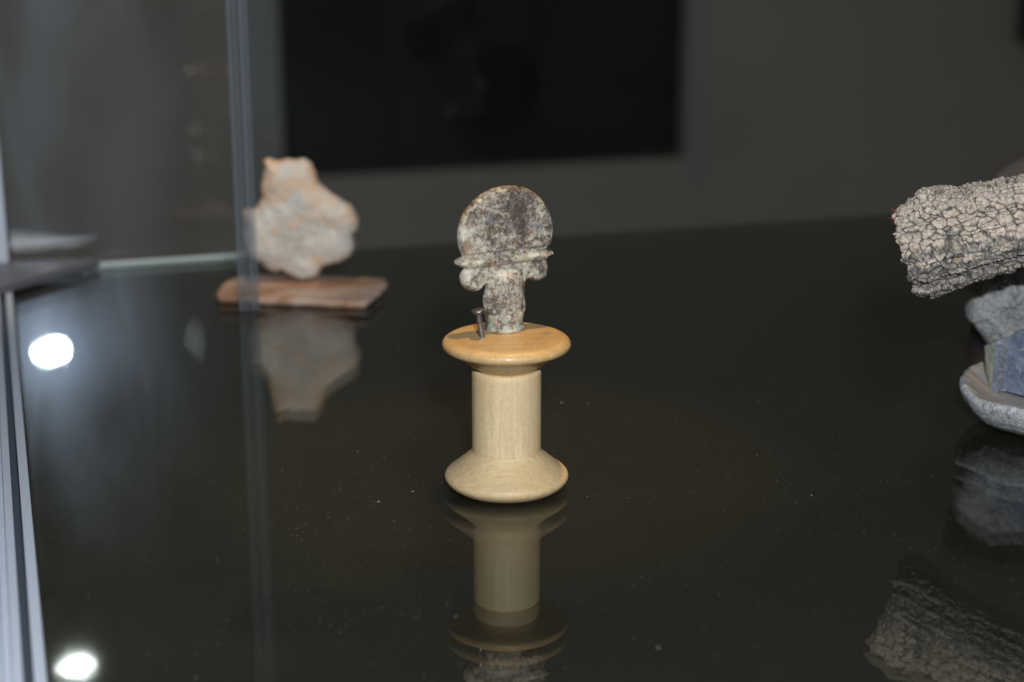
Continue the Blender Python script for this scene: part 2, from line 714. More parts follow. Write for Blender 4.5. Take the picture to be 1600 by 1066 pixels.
# triangular corner plates
pl_m = simple('plate_metal', (0.19, 0.19, 0.225), 0.42, 0.3, 60, 0.25)
pl_b = simple('plate_metal_lit', (0.42, 0.42, 0.48), 0.42, 0.2, 60, 0.2)  # brighter copy of the plate metal, top light put into its colour
cl = thing('corner_clamp', 'grey metal clamp of two triangular plates in the back left corner', 'corner clamp', case(LEFT, BACK - 0.02, 0))
zt = 0.0042
poly = [ground(156, 404, zt)[:2], ground(-14, 407, zt)[:2], ground(-14, 452, zt)[:2]]
prism('plate', poly, 0.0012, zt, pl_m, cl, bev=0.0003)
zt = -0.004
poly = [ground(150, 368, zt)[:2], ground(-12, 349, zt)[:2], ground(-12, 381, zt)[:2]]
prism('plate', poly, zt - 0.0018, zt, pl_b, cl, bev=0.0003)
prism('arm', quad(LEFT - 0.012, LEFT - 0.004, BACK + 0.0042, BACK + 0.09), -0.012, -0.0062, pl_m, cl, bev=0.0003)

# upright glass stile in front of the potsherd: four glass strips side by side
st = NT('stile_glass')
st.t.nodes.remove(st.b)
tr = st.n('ShaderNodeBsdfTransparent')
tr.inputs[0].default_value = (0.90, 0.93, 0.96, 1)
pb = st.n('ShaderNodeBsdfPrincipled')
sv = st.noise(120, 3, 0.5, vec=st.map((1, 1, 0.05)))
st.put(pb.inputs['Base Color'], st.mix(sv, (0.20, 0.24, 0.28), (0.34, 0.38, 0.43)))
pb.inputs['Roughness'].default_value = 0.25
mx = st.n('ShaderNodeMixShader')
mx.inputs[0].default_value = 0.30
st.put(mx.inputs[1], tr.outputs[0])
st.put(mx.inputs[2], pb.outputs[0])
st.put(st.out.inputs[0], mx.outputs[0])
s0 = ground(375, 487)
sb = float(np.dot(s0 - C0, nb_))
sa = float(np.dot(s0 - C0, tb_))
stile = thing('glass_stile', 'upright stile of four glass strips standing left of the potsherd', 'glass stile', case(sa + 0.004, sb, 0))
for k in range(4):
    a0 = sa + k * 0.00195
    prism('strip', quad(a0, a0 + (0.0014, 0.0010, 0.0015, 0.0009)[k], sb - 0.0006 * (k % 2), sb + 0.0016), 0.0002, 0.30, st.m, stile, bev=0.00015)

# ------------------------------------------------------------------ wooden spool
SP = (0.0, 0.0, 0.0)


def turned(V):
    r = 1 + 0.004 * fbm(V * 130, 2, 3)
    V = V.copy()
    V[:, 0] *= r
    V[:, 1] *= r
    return V


def top_patch(t):
    # worn dull spot, right behind the collar
    m = t.n('ShaderNodeVectorMath', operation='DISTANCE')
    t.put(m.inputs[0], t.map((1, 1.3, 0)))
    m.inputs[1].default_value = (0.0098, 0.0030, 0)
    d = t.math('ADD', m.outputs['Value'], t.math('MULTIPLY', t.noise(900, 3), 0.0012))
    a = t.math('MULTIPLY', t.ramp(t.math('MULTIPLY', d, 100), [(0.12, 1.0), (0.26, 0.0)]), 0.5)
    return t.math('ADD', a, t.math('MULTIPLY', t.ramp(t.noise(140, 5, 0.7, dist=1.0), [(0.50, 0.0), (0.68, 1.0)]), 0.28))


w_top = wood_mat('varnished_wood', (0.62, 0.43, 0.18), (0.48, 0.29, 0.10), (0.56, 0.31, 0.085), 0, 0.38, 0.22, top_patch)
w_bar = wood_mat('bare_wood', (0.74, 0.58, 0.335), (0.60, 0.44, 0.235), (0.68, 0.48, 0.235), 2, 0.58, 0.02)
w_bot = wood_mat('worn_wood', (0.71, 0.545, 0.305), (0.55, 0.39, 0.195), (0.64, 0.43, 0.19), 0, 0.50, 0.06)
spool = thing('wooden_spool', 'pale turned wooden spool standing in the middle of the glass shelf', 'spool', SP)
mm = 0.001


def P(*a):
    return [(r * mm, z * mm) for r, z in a]


bot = P((0, 0.05), (12.4, 0.05), (13.2, 0.2), (14.3, 0.75), (15.2, 1.55), (15.72, 2.4), (15.8, 3.0), (15.55, 3.7), (14.9, 4.35),
        (13.9, 5.1), (11.5, 7.1), (9.6, 8.75), (8.9, 9.5), (8.72, 9.8), (8.70, 10.05), (0, 10.05))
lathe('bottom_flange', dense(bot, 0.00035), 180, w_bot, spool, wob=turned)
bar = P((0, 9.0), (8.62, 9.0), (8.66, 9.7), (8.74, 10.3), (8.74, 30.2), (8.66, 30.9), (8.40, 31.35), (7.9, 31.5), (0, 31.5))
lathe('barrel', dense(bar, 0.0006), 160, w_bar, spool, wob=turned)
top = P((0, 31.0), (7.75, 31.0), (7.8, 31.6), (8.15, 31.9), (9.6, 32.9), (13.2, 35.6), (14.45, 36.3), (15.25, 36.55), (15.85, 36.95), (16.12, 37.55), (16.05, 38.2),
        (15.6, 38.9), (14.8, 39.4), (13.8, 39.62), (11, 39.7), (0, 39.7))
lathe('top_flange', dense(top, 0.00035), 180, w_top, spool, wob=turned)
TOPZ = 0.0397

# ------------------------------------------------------------------ bronze pin head in the spool
pz = ground(788, 514, TOPZ)
YAW = R(27)
uax = np.array([math.cos(YAW), math.sin(YAW), 0])
dax = np.array([-math.sin(YAW), math.cos(YAW), 0])
BR = np.array([pz[0], pz[1], TOPZ])


def to_uv(zx, zy):
    px, py = 680 + zx / 3.95, 270 + zy / 3.95
    p = on_plane(px, py, BR, YAW)
    return float(np.dot(p - BR, uax)), float(p[2] - TOPZ)


ol = [(163, 512), (145, 465), (136, 410), (140, 350), (155, 295), (185, 235), (225, 185), (275, 138), (330, 105), (400, 85), (470, 78), (540, 88),
      (600, 116), (650, 158), (685, 205), (710, 265), (722, 330), (720, 385), (706, 435), (690, 464), (712, 474), (718, 489), (702, 508), (682, 515),
      (688, 560), (686, 605), (668, 645), (632, 666), (596, 666), (572, 655), (556, 664), (550, 700), (549, 750), (556, 805), (550, 850), (520, 868),
      (420, 884), (330, 872), (304, 845), (295, 785), (306, 730), (316, 698), (302, 692), (270, 722), (228, 735), (186, 718), (157, 680), (150, 640),
      (163, 608), (174, 590), (148, 582), (123, 564), (132, 545), (150, 528)]
ouv = catmull([to_uv(*p) for p in ol], 4)
rg0 = np.array(to_uv(125, 563))
rg1 = np.array(to_uv(716, 488))
lobeL = np.array(to_uv(225, 668))
lobeR = np.array(to_uv(625, 600))
stem_lo, stem_hi = to_uv(425, 870)[1], to_uv(425, 640)[1]
stem_c = np.array(to_uv(425, 760))[0]
disc_c = np.array(to_uv(430, 310))


def bronze_h(sgn):
    def f(u, v, d):
        e = np.clip(d / 0.0011, 0, 1)
        flat = 0.00155 * np.sqrt(1 - (1 - e) ** 2)
        # disc: sunk field with a faint raised border
        rr = np.hypot(u - disc_c[0], v - disc_c[1])
        flat = flat + 0.00012 * sstep(0.0090, 0.0112, rr) * (v > rg0[1]) * e
        # stem gets round and thick
        hw = 0.0050
        x = np.clip(np.abs(u - stem_c) / hw, 0, 1)
        rnd = 0.0040 * np.sqrt(1 - x ** 2)
        wst = 1 - sstep(stem_hi - 0.001, stem_hi + 0.0045, v)
        h = np.maximum(flat, rnd * wst + flat * (1 - wst))
        h = np.where(x >= 1, flat, h)
        h = h * np.clip(d / 0.0006, 0, 1) ** 0.4
        # rolled lobes
        for L in (lobeL, lobeR):
            rl = np.hypot(u - L[0], v - L[1])
            h = h + 0.0008 * np.clip(1 - (rl / 0.0030) ** 2, 0, 1) * np.clip(d / 0.0008, 0, 1)
        # cross bar
        ab = rg1 - rg0
        L_ = np.hypot(*ab)
        t_ = ((u - rg0[0]) * ab[0] + (v - rg0[1]) * ab[1]) / L_ ** 2
        dist = np.abs((u - rg0[0]) * ab[1] - (v - rg0[1]) * ab[0]) / L_
        br = 0.00085 * np.clip(1 - (dist / 0.00140) ** 2, 0, 1) * (1 + 0.40 * fbm(np.stack([u * 500, v * 500, 0 * u], 1), 3, 15))
        gv = -0.00050 * np.exp(-((dist - 0.0018) / 0.0004) ** 2)
        h = h + (br + gv) * np.clip(d / 0.0004, 0, 1)
        p = np.stack([u, v, np.full_like(u, sgn * 0.01)], 1)
        h = h + np.clip(d / 0.0005, 0, 1) * (0.00022 * fbm(p * 600, 3, 5) + 0.00015 * fbm(p * 1800, 3, 9))
        return h
    return f


V, F, D = relief(ouv, 0.00030, bronze_h(1), bronze_h(-1))
V = V[:, 0:1] * uax + V[:, 1:2] * dax + V[:, 2:3] * np.array([0, 0, 1.0]) + BR


def bronze_mat():
    t = NT('corroded_bronze')
    big = t.noise(150, 4, 0.6, dist=0.5)
    mid = t.noise(760, 7, 0.78, dist=0.4)
    fin = t.noise(2600, 4, 0.75)
    z = t.xyz(2)
    # a bare dark field in the middle of the disc, patina round the rim and below the bar
    m = t.n('ShaderNodeVectorMath', operation='DISTANCE')
    t.put(m.inputs[0], t.tc)
    m.inputs[1].default_value = tuple(disc_c[0] * uax + np.array([0, 0, disc_c[1] + 0.0005]))
    dd = m.outputs['Value']
    cen = t.ramp(t.math('MULTIPLY', dd, 50), [(0.26, 0.066), (0.55, -0.0), (0.75, 0.0)])
    s = t.math('ADD', t.math('MULTIPLY', big, 0.45), t.math('MULTIPLY', mid, 0.55))
    s = t.math('ADD', s, t.math('MULTIPLY', t.math('SUBTRACT', fin, 0.5), 0.28))
    s = t.math('SUBTRACT', s, cen)
    c = t.ramp(s, [(0.400, (0.070, 0.049, 0.038)), (0.452, (0.150, 0.115, 0.092)), (0.478, (0.30, 0.265, 0.215)), (0.520, (0.48, 0.44, 0.345)), (0.62, (0.72, 0.68, 0.57))])
    gv = t.ramp(t.noise(330, 3, 0.6), [(0.56, 0.0), (0.66, 1.0)])
    c = t.mix(t.math('MULTIPLY', gv, 0.45), c, (0.20, 0.21, 0.26))
    og = t.ramp(t.noise(280, 4, 0.6, vec=t.map((1, 1, 1), rot=(1, 2, 0.4))), [(0.565, 0.0), (0.68, 1.0)])
    c = t.mix(t.math('MULTIPLY', og, 0.55), c, (0.34, 0.17, 0.07))
    # green corrosion near the foot
    gz = t.ramp(t.math('MULTIPLY', z, 100), [(0.35, 1.0), (0.60, 0.0)])
    gn = t.ramp(t.noise(420, 3, 0.6, dist=0.4), [(0.575, 0.0), (0.64, 1.0)])
    c = t.mix(t.math('MULTIPLY', t.math('MULTIPLY', gn, gz), 0.7), c, (0.27, 0.53, 0.42))
    # glints of metal grains, painted into the colour as pale specks
    sp = t.ramp(fin, [(0.66, 0.0), (0.70, 1.0)])
    c = t.mix(t.math('MULTIPLY', sp, 0.5), c, (0.72, 0.70, 0.66))
    t.bump(t.math('ADD', mid, t.math('MULTIPLY', fin, 0.6)), 0.9, 0.00035)
    return t.fin(c, t.ramp(s, [(0.42, 0.38), (0.52, 0.75)]), 0.0, 0.6)


bz = bronze_mat()
pin = thing('bronze_pin_head', 'corroded bronze disc with cross bar and lobes, upright on the spool', 'artifact', BR)
mesh('disc_body', V, F, bz, pin, origin=BR)


def rough_ring(V):
    r = 1 + 0.030 * fbm(V * 420, 3, 21) + 0.012 * fbm(V * 1800, 2, 23)
    V = V.copy()
    V[:, 0] *= r
    V[:, 1] *= r * 0.93
    V[:, 2] += 0.0002 * fbm(V * 300, 2, 25)
    return V


colp = P((0, 0.02), (4.9, 0.02), (5.25, 0.3), (5.32, 0.9), (5.15, 1.2), (4.80, 1.5), (4.70, 2.1), (4.85, 2.9), (5.02, 3.6), (5.06, 4.3), (4.85, 4.7), (4.3, 4.95), (3.8, 5.1), (0, 5.2))
sc_px = to_uv(425, 1000)[0]
cc = BR + uax * to_uv(424, 930)[0]
lathe('collar', dense(colp, 0.0002), 120, bz, pin, centre=(cc[0], cc[1], TOPZ), wob=rough_ring, origin=BR)

# ------------------------------------------------------------------ nail
nl = NT('nail_steel')
nv = nl.noise(1500, 3, 0.6)
nl_m = nl.fin(nl.mix(nv, (0.14, 0.145, 0.17), (0.34, 0.35, 0.40)), nl.ramp(nv, [(0.3, 0.22), (0.7, 0.42)]), 0.85)
nb0 = ground(753.5, 527, TOPZ)
nail = thing('nail', 'small steel nail driven into the spool beside the bronze collar', 'nail', nb0)
nt_ = on_plane(747, 488, nb0 + np.array([-0.0002, -0.0006, 0]))
ax = nt_ - nb0
Ln = np.linalg.norm(ax)
q = Vector(ax).to_track_quat('Z', 'Y').to_matrix()


def lean(V):
    M = np.array(q)
    return V @ M.T


lathe('shank', [(0, -0.001), (0.00070, -0.001)] + [(0.00070 + (0.00004 if 0.4 < k / 14 < 0.55 and k % 2 else 0), Ln * k / 14) for k in range(15)] + [(0, Ln)],
      32, nl_m, nail, centre=nb0, wob=lean)
lathe('head', [(0, Ln - 0.0006), (0.00070, Ln - 0.0006), (0.0009, Ln - 0.0002), (0.0015, Ln + 0.0001), (0.00165, Ln + 0.0003), (0.0016, Ln + 0.00055), (0.0013, Ln + 0.0007), (0, Ln + 0.00075)],
      40, nl_m, nail, centre=nb0, wob=lambda V: lean(V * np.array([1, 1, 1]) + np.stack([0 * V[:, 0], 0 * V[:, 0], 0.00010 * fbm(V * 1500, 2, 3)], 1)))

# ------------------------------------------------------------------ potsherd on its tile, behind on the left
sl_c = ground(472, 448, 0.0036)
slab = [(338, 450), (345, 440), (372, 427), (440, 425), (520, 428), (601, 430), (606, 439), (590, 454), (573, 468), (500, 466), (420, 463), (338, 459)]
spoly = np.array([ground(x, y, 0.0036)[:2] for x, y in slab])
spoly = np.array([a + (b - a) * k / 8 for a, b in zip(spoly, np.roll(spoly, -1, 0)) for k in range(8)])
spoly = spoly + 0.0008 * np.stack([fbm(np.stack([spoly[:, 0], spoly[:, 1], 0 * spoly[:, 0]], 1) * 300, 3, s) for s in (1, 2)], 1)


def hs(u, v, d):
    p = np.stack([u, v, 0 * u], 1)
    return 0.0012 * np.clip(d / 0.0006, 0, 1) ** 0.3 + np.clip(d / 0.001, 0, 1) * 0.00025 * fbm(p * 160, 4, 4)


V, F, D = relief(spoly, 0.0008, hs, lambda u, v, d: 0.0015 * np.clip(d / 0.0006, 0, 1) ** 0.3)
V = np.stack([V[:, 0], V[:, 2], 0.00155 - V[:, 1]], 1)


def slab_extra(t, c):
    f = t.ramp(t.noise(45, 3, 0.5), [(0.45, 0.0), (0.6, 1.0)])
    return t.mix(t.math('MULTIPLY', f, 0.45), c, (0.62, 0.55, 0.50))


slab_m = stone_mat('tile_stone', [(0.26, 0.145, 0.095), (0.52, 0.30, 0.18), (0.66, 0.46, 0.34)], 60, 0.4, 0.0003, extra=slab_extra)
tag(mesh('tile_fragment', V, F, slab_m), 'flat orange tile fragment lying on the glass under the potsherd', 'tile fragment')

rock = [(352, 102), (400, 92), (440, 105), (490, 92), (540, 95), (580, 92), (625, 105), (650, 150), (665, 200), (690, 245), (740, 285), (790, 320), (840, 345),
        (880, 385), (905, 430), (925, 480), (915, 520), (890, 545), (895, 590), (885, 640), (860, 680), (810, 705), (750, 720), (700, 740), (690, 775), (660, 800),
        (600, 812), (545, 805), (500, 785), (460, 760), (420, 768), (370, 750), (330, 710), (270, 680), (235, 630), (225, 570), (228, 500), (222, 430), (235, 395),
        (290, 385), (320, 355), (335, 320), (325, 270), (345, 210), (350, 150)]
rb = ground(478, 434, 0.0036)
RK = np.array([rb[0], rb[1], 0.0029])


def rk(zx, zy):
    p = on_plane(320 + zx / 3.806, 220 + zy / 3.806, RK)
    return float(p[0] - RK[0]), float(p[2] - RK[2])


ruv = catmull([rk(*p) for p in rock], 4)
ruv[:, 1] -= ruv[:, 1].min()
pp = np.stack([ruv[:, 0], ruv[:, 1], 0 * ruv[:, 0]], 1)
ruv = ruv + 0.0006 * np.stack([fbm(pp * 400, 3, s) for s in (1, 2)], 1)
ruv[:, 1] = np.maximum(ruv[:, 1], 0)


def hr(sd, T):
    def f(u, v, d):
        p = np.stack([u, v, 0 * u + sd], 1)
        e = np.clip(d / 0.0085, 0, 1)
        h = T * np.sqrt(1 - (1 - e) ** 2)
        return h + np.clip(d / 0.0015, 0, 1) * (0.0018 * fbm(p * 90, 4, 7) + 0.0004 * fbm(p * 500, 3, 8))
    return f


V, F, D = relief(ruv, 0.0008, hr(1.0, 0.0065), hr(2.0, 0.0045))
V = V + RK


def rock_extra(t, c):
    zz = t.ramp(t.math('MULTIPLY', t.xyz(2), 25), [(0.45, 0.0), (1.0, 0.10)])
    o = t.ramp(t.math('ADD', t.noise(95, 5, 0.6, dist=0.8), zz), [(0.52, 0.0), (0.66, 1.0)])
    c = t.mix(t.math('MULTIPLY', o, 0.75), c, (0.84, 0.55, 0.33))
    b = t.ramp(t.noise(85, 3, 0.5, vec=t.map((1, 1, 1), rot=(2, 1, 0))), [(0.54, 0.0), (0.64, 1.0)])
    c = t.mix(t.math('MULTIPLY', b, 0.55), c, (0.60, 0.66, 0.64))
    e = t.ramp(t.math('MULTIPLY', t.attr('rim'), 300), [(0.0, 1.0), (0.55, 0.0)])  # orange fringe: warm overhead light painted into the edge colour
    return t.mix(t.math('MULTIPLY', e, t.ramp(t.noise(130, 3), [(0.4, 0.0), (0.6, 0.6)])), c, (0.86, 0.50, 0.33))


rock_m = stone_mat('potsherd_clay', [(0.62, 0.55, 0.47), (0.82, 0.76, 0.67), (0.90, 0.85, 0.76)], 75, 0.3, 0.0002, extra=rock_extra)
tag(mesh('potsherd', V, F, rock_m, attrs={'rim': D}), 'pale buff potsherd with warm light painted on its edges, standing upright on the tile fragment', 'potsherd')

# ------------------------------------------------------------------ exhibits cut by the right edge
# stone dish
DC = np.array([0.1545, 0.0485, 0.0])
prof = P((0, 0.1), (12, 0.1), (16, 0.5), (19.5, 1.6), (22.5, 3.4), (24.7, 5.7), (25.9, 8.0), (26.3, 9.5), (26.0, 10.6), (25.0, 11.1), (23.4, 10.4),
         (21.5, 9.2), (18.5, 7.4), (15, 6.4), (8, 5.9), (0, 5.8))


def dish_w(V):
    n = normals_lathe(V)
    th = np.arctan2(V[:, 1], V[:, 0])
    rr = np.hypot(V[:, 0], V[:, 1])
    q_ = np.stack([np.cos(th), np.sin(th), 0 * th], 1)
    k = 1 + 0.035 * fbm(q_ * 2.2, 3, 31) + 0.012 * fbm(q_ * 9, 2, 33)
    V = V.copy()
    V[:, 0] *= k
    V[:, 1] *= k
    rim = sstep(0.014, 0.024, rr)
    V[:, 2] += rim * (0.0012 * fbm(q_ * 2.6 + 4, 3, 35) + 0.0020 * sstep(0.3, 1.0, np.cos(th - R(125))))
    out = (V[:, 2] < 0.010) & (n > 0)
    am = np.where(rr < 0.004, 0, 1) * np.where(n > 0, 0.00042, 0.00014)
    d = am * (0.6 * fbm(V * 700, 4, 37, 0.65) + 0.6 * fbm(V * 230, 3, 39))
    V[:, 2] += d
    V[:, 0] += d * np.cos(th)
    V[:, 1] += d * np.sin(th)
    V[:, 2] = np.maximum(V[:, 2], 0.0001)
    return V


NOUT = None


def normals_lathe(V):
    # first rings of the profile are the outer skin
    i = np.arange(len(V))
    return np.where(i < NOUT, 1.0, -1.0)


dp = dense(prof, 0.00045)
kout = max(i for i, (r_, z_) in enumerate(dp) if r_ >= 0.0255)
SEGD = 300
NOUT = 1 + (kout) * SEGD
outer = None
n_v = 1 + (len(dp) - 2) * SEGD + 1
skin = (np.arange(n_v) < NOUT).astype(float)


def dish_mat():
    t = NT('dish_stone')
    o = t.attr('skin')
    f = t.noise(950, 5, 0.75)
    g = t.noise(110, 4, 0.6)
    crust = t.ramp(f, [(0.36, (0.16, 0.16, 0.17)), (0.46, (0.38, 0.395, 0.42)), (0.62, (0.68, 0.70, 0.73))])
    ins = t.ramp(g, [(0.35, (0.36, 0.34, 0.33)), (0.52, (0.46, 0.42, 0.385)), (0.68, (0.60, 0.47, 0.36))])
    ins = t.mix(t.math('MULTIPLY', t.ramp(f, [(0.4, 1.0), (0.55, 0.0)]), 0.3), ins, (0.25, 0.23, 0.22))
    z = t.ramp(t.math('MULTIPLY', t.xyz(2), 100), [(0.62, 0.0), (0.92, 1.0)])
    on = t.ramp(t.noise(150, 4, 0.7), [(0.46, 0.0), (0.60, 1.0)])
    ins = t.mix(t.math('MULTIPLY', t.math('MULTIPLY', z, on), 0.8), ins, (0.62, 0.42, 0.27))
    c = t.mix(o, ins, crust)
    t.bump(f, 0.7, 0.0005)
    return t.fin(c, 0.8)


ds = lathe('stone_dish', dp, SEGD, dish_mat(), None, centre=DC, wob=dish_w, origin=DC, attrs={'skin': skin})
tag(ds, 'shallow grey stone dish with a speckled crust, lowest of the pile at the right', 'stone dish')

# faceted blue-grey block standing in the dish
cols = [((1541, 606), (1537, 540), 0.4705), ((1551, 613), (1557, 531), 0.4665), ((1571, 613), (1577, 526), 0.4655), ((1635, 629), (1638, 496), 0.4565), ((1672, 622), (1674, 480), 0.462)]
B, T_ = [], []
zb = 0.0066
for (bx_, by_), (tx_, ty_), H in cols:
    p = on_plane(bx_, by_, (0, H - 0.41, 0))
    q2 = on_plane(tx_, ty_, (0, H - 0.41 + 0.0015, 0))
    B.append((p[0], p[1], max(0.0062, min(p[2], 0.0085))))
    T_.append(q2)
for (x, y, zz, z2) in ((0.1730, 0.066, 0.0068, 0.028), (0.1460, 0.0680, 0.0068, 0.0215)):
    B.append((x, y, zz))
    T_.append((x, y, z2))
nB = len(B)
Vb = [tuple(p) for p in B] + [tuple(p) for p in T_]
Fb = [tuple(range(nB))[::-1], tuple(range(nB, 2 * nB))] + [(i, (i + 1) % nB, nB + (i + 1) % nB, nB + i) for i in range(nB)]
me = bpy.data.meshes.new('faceted_block')
me.from_pydata([tuple(float(c) for c in v) for v in Vb], [], Fb)
bm = bmesh.new()
bm.from_mesh(me)
bmesh.ops.recalc_face_normals(bm, faces=bm.faces)
bm.faces.ensure_lookup_table()
for f in bm.faces:
    f.material_index = 0
bm.faces[2].material_index = 1
bm.faces[1].material_index = 1
bm.faces[3].material_index = 2
bmesh.ops.bevel(bm, geom=list(bm.edges), offset=0.0004, segments=2, profile=0.5, affect='EDGES')
bmesh.ops.triangulate(bm, faces=bm.faces)
for _ in range(5):
    le = [e for e in bm.edges if e.calc_length() > 0.0007]
    if not le:
        break
    bmesh.ops.subdivide_edges(bm, edges=le, cuts=1)
    bmesh.ops.triangulate(bm, faces=[f for f in bm.faces if len(f.verts) > 3])
bm.normal_update()
Vn = np.array([v.co[:] for v in bm.verts])
Nn = np.array([v.normal[:] for v in bm.verts])
am = np.zeros(len(Vn))
for i, v in enumerate(bm.verts):
    am[i] = 0.0005 if any(f.material_index == 1 for f in v.link_faces) else 0.00028
dd = am * (fbm(Vn * 260, 4, 41) + 0.5 * fbm(Vn * 900, 3, 43))
for i, v in enumerate(bm.verts):
    v.co = Vector(Vn[i] + Nn[i] * dd[i])
org = Vector((0.155, 0.035, 0.0066))
bmesh.ops.translate(bm, verts=bm.verts, vec=-org)
bm.to_mesh(me)
bm.free()


def blue_mat(name, a, b, vein):
    t = NT(name)
    g = t.noise(180, 4, 0.55, dist=0.8)
    c = t.ramp(g, [(0.35, a), (0.65, b)])
    v1 = t.ramp(t.noise(130, 4, 0.6, dist=1.5), [(0.485, 0.0), (0.5, 1.0), (0.515, 0.0)])
    v2 = t.ramp(t.noise(480, 6, 0.75), [(0.56, 0.0), (0.70, 1.0)])
    c = t.mix(t.math('MULTIPLY', v1, 0.5), c, vein)
    c = t.mix(t.math('MULTIPLY', v2, 0.5), c, vein)
    t.bump(t.noise(600, 4), 0.3, 0.0002)
    return t.fin(c, 0.42)


blk_m = blue_mat('blue_stone', (0.11, 0.14, 0.205), (0.19, 0.225, 0.30), (0.50, 0.53, 0.60))
blk_d = blue_mat('dark_blue_stone', (0.085, 0.09, 0.12), (0.13, 0.14, 0.185), (0.32, 0.35, 0.42))
crust_m = stone_mat('green_crust', [(0.20, 0.22, 0.19), (0.34, 0.36, 0.29), (0.48, 0.47, 0.37)], 200, 0.7, 0.0005, speck=(0.55, 0.52, 0.42))
bo = link('faceted_block', me, [blk_m, crust_m, blk_d], None, smooth=False)
bo.location = org
tag(bo, 'blue-grey faceted stone block with a greenish crust, standing inside the stone dish', 'stone block')

# rough grey rock behind the block, carrying the fossil wood
GK = np.array([0.154, 0.068, 0.0])
gr = [(1508, 400), (1540, 385), (1600, 370), (1660, 372), (1700, 400), (1715, 470), (1705, 540), (1680, 562), (1620, 568), (1585, 564), (1566, 556), (1556, 546),
      (1543, 538), (1532, 524), (1522, 512), (1513, 500), (1512, 486), (1516, 470), (1512, 450)]
guv = catmull([(lambda p: (p[0] - GK[0], p[2]))(on_plane(x, y, GK)) for x, y in gr], 6)
pp = np.stack([guv[:, 0], guv[:, 1], 0 * guv[:, 0]], 1)
guv = guv + 0.0004 * np.stack([fbm(pp * 500, 3, s) for s in (1, 2)], 1)


def hg(sd, T):
    def f(u, v, d):
        p = np.stack([u, v, 0 * u + sd], 1)
        e = np.clip(d / 0.010, 0, 1)
        h = T * np.sqrt(1 - (1 - e) ** 2)
        f1, f2, _ = worley(p * 330 + 0.6 * np.stack([fbm(p * 300, 2, 3), fbm(p * 300, 2, 4), 0 * u], 1), 5)
        return h + np.clip(d / 0.001, 0, 1) * (0.0022 * fbm(p * 110, 3, 7) + 0.0024 * fbm(p * 500, 4, 8, 0.65) + 0.0016 * np.clip(f2 - f1, 0, 0.35))
    return f


V, F, D = relief(guv, 0.00045, hg(1.0, 0.008), hg(2.0, 0.014))
V = V + GK
grey_m = stone_mat('grey_rock', [(0.28, 0.285, 0.295), (0.46, 0.465, 0.475), (0.56, 0.56, 0.56)], 70, 1.0, 0.0012, speck=(0.75, 0.76, 0.77), rough=0.5,
                   extra=lambda t, c: t.mix(t.math('MULTIPLY', t.ramp(t.noise(110, 3), [(0.62, 0.0), (0.70, 1.0)]), 0.5), c, (0.42, 0.30, 0.20)))
tag(mesh('grey_rock', V, F, grey_m), 'rough grey rock standing behind the blue-grey block, under the fossil wood', 'rock')

# fossil wood lying on top
WY = 0.0435
topc = [(1396, 330), (1404, 317), (1420, 312), (1432, 299), (1470, 297), (1498, 300), (1506, 292), (1545, 287), (1600, 276), (1650, 262), (1700, 252)]
botc = [(1434, 459), (1444, 462), (1460, 462), (1480, 456), (1505, 446), (1530, 434), (1560, 424), (1600, 414), (1650, 405), (1700, 398), (1720, 396)]


def wp(x, y):
    p = on_plane(x, y, (0, WY - 0.018 * (x - 1400) / 300, 0))
    return np.array([p[0], p[2]])


tops = np.array([wp(*p) for p in topc])
bots = np.array([wp(*p) for p in botc])
NU, NV = 330, 400
uu = np.linspace(0, 1, NU)


def resample(A, u):
    s = np.concatenate([[0], np.cumsum(np.hypot(*np.diff(A, axis=0).T))])
    return np.stack([np.interp(u * s[-1], s, A[:, 0]), np.interp(u * s[-1], s, A[:, 1])], 1)


Tc, Bc = resample(tops, uu), resample(bots, uu)
ang = np.linspace(0, 2 * math.pi, NV, endpoint=False)
UU, AA = np.meshgrid(uu, ang, indexing='ij')
Tg = Tc[:, None, :]
Bg = Bc[:, None, :]
mid = (Tg + Bg) / 2
half = (Tg - Bg) / 2
ca, sa_ = np.cos(AA), np.sin(AA)
ve = np.sign(sa_) * np.abs(sa_) ** 0.62
de = np.sign(ca) * np.abs(ca) ** 0.62
X = mid[..., 0] + half[..., 0] * ve
Z = mid[..., 1] + half[..., 1] * ve
DEP = 0.0125 * (1.0 - 0.28 * (ve < 0) * (-ve))
Y = WY - DEP * de - 0.018 * UU
Vw = np.stack([X, Y, Z], -1).reshape(-1, 3)
# bark surface coordinates in metres
along = (UU * 0.062).reshape(-1)
per = 0.080
around = (AA / (2 * math.pi) * per).reshape(-1)
an = AA.reshape(-1)
vert = ve.reshape(-1)
sc2 = np.stack([along, around, 0 * along], 1)
cyc = np.stack([along, (DEP * de).reshape(-1), 0.0145 * vert], 1)


def plates(fa, fb, s, wj):
    q_ = np.stack([cyc[:, 0] * fa, cyc[:, 1] * fb, cyc[:, 2] * fb], 1)
    q_ = q_ + wj * np.stack([fbm(cyc * 260, 3, s + 1), fbm(cyc * 260, 3, s + 2), fbm(cyc * 260, 3, s + 3)], 1)
    return worley(q_, s)


f1, f2, id1 = plates(270, 440, 51, 0.40)
g1, g2, id2 = plates(620, 900, 61, 0.5)
crk1 = sstep(0.02, 0.17, f2 - f1)
crk2 = sstep(0.0, 0.20, g2 - g1)
L = fbm(cyc * np.array([60, 420, 420]), 4, 71)
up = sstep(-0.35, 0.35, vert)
h = 0.00095 * (crk1 - 1) * (0.45 + 0.55 * up) + (0.00045 - 0.00012 * up) * (crk2 - 1) + 0.0004 * (id1 - 0.5) + 0.00035 * L + 0.00035 * (id2 - 0.5)
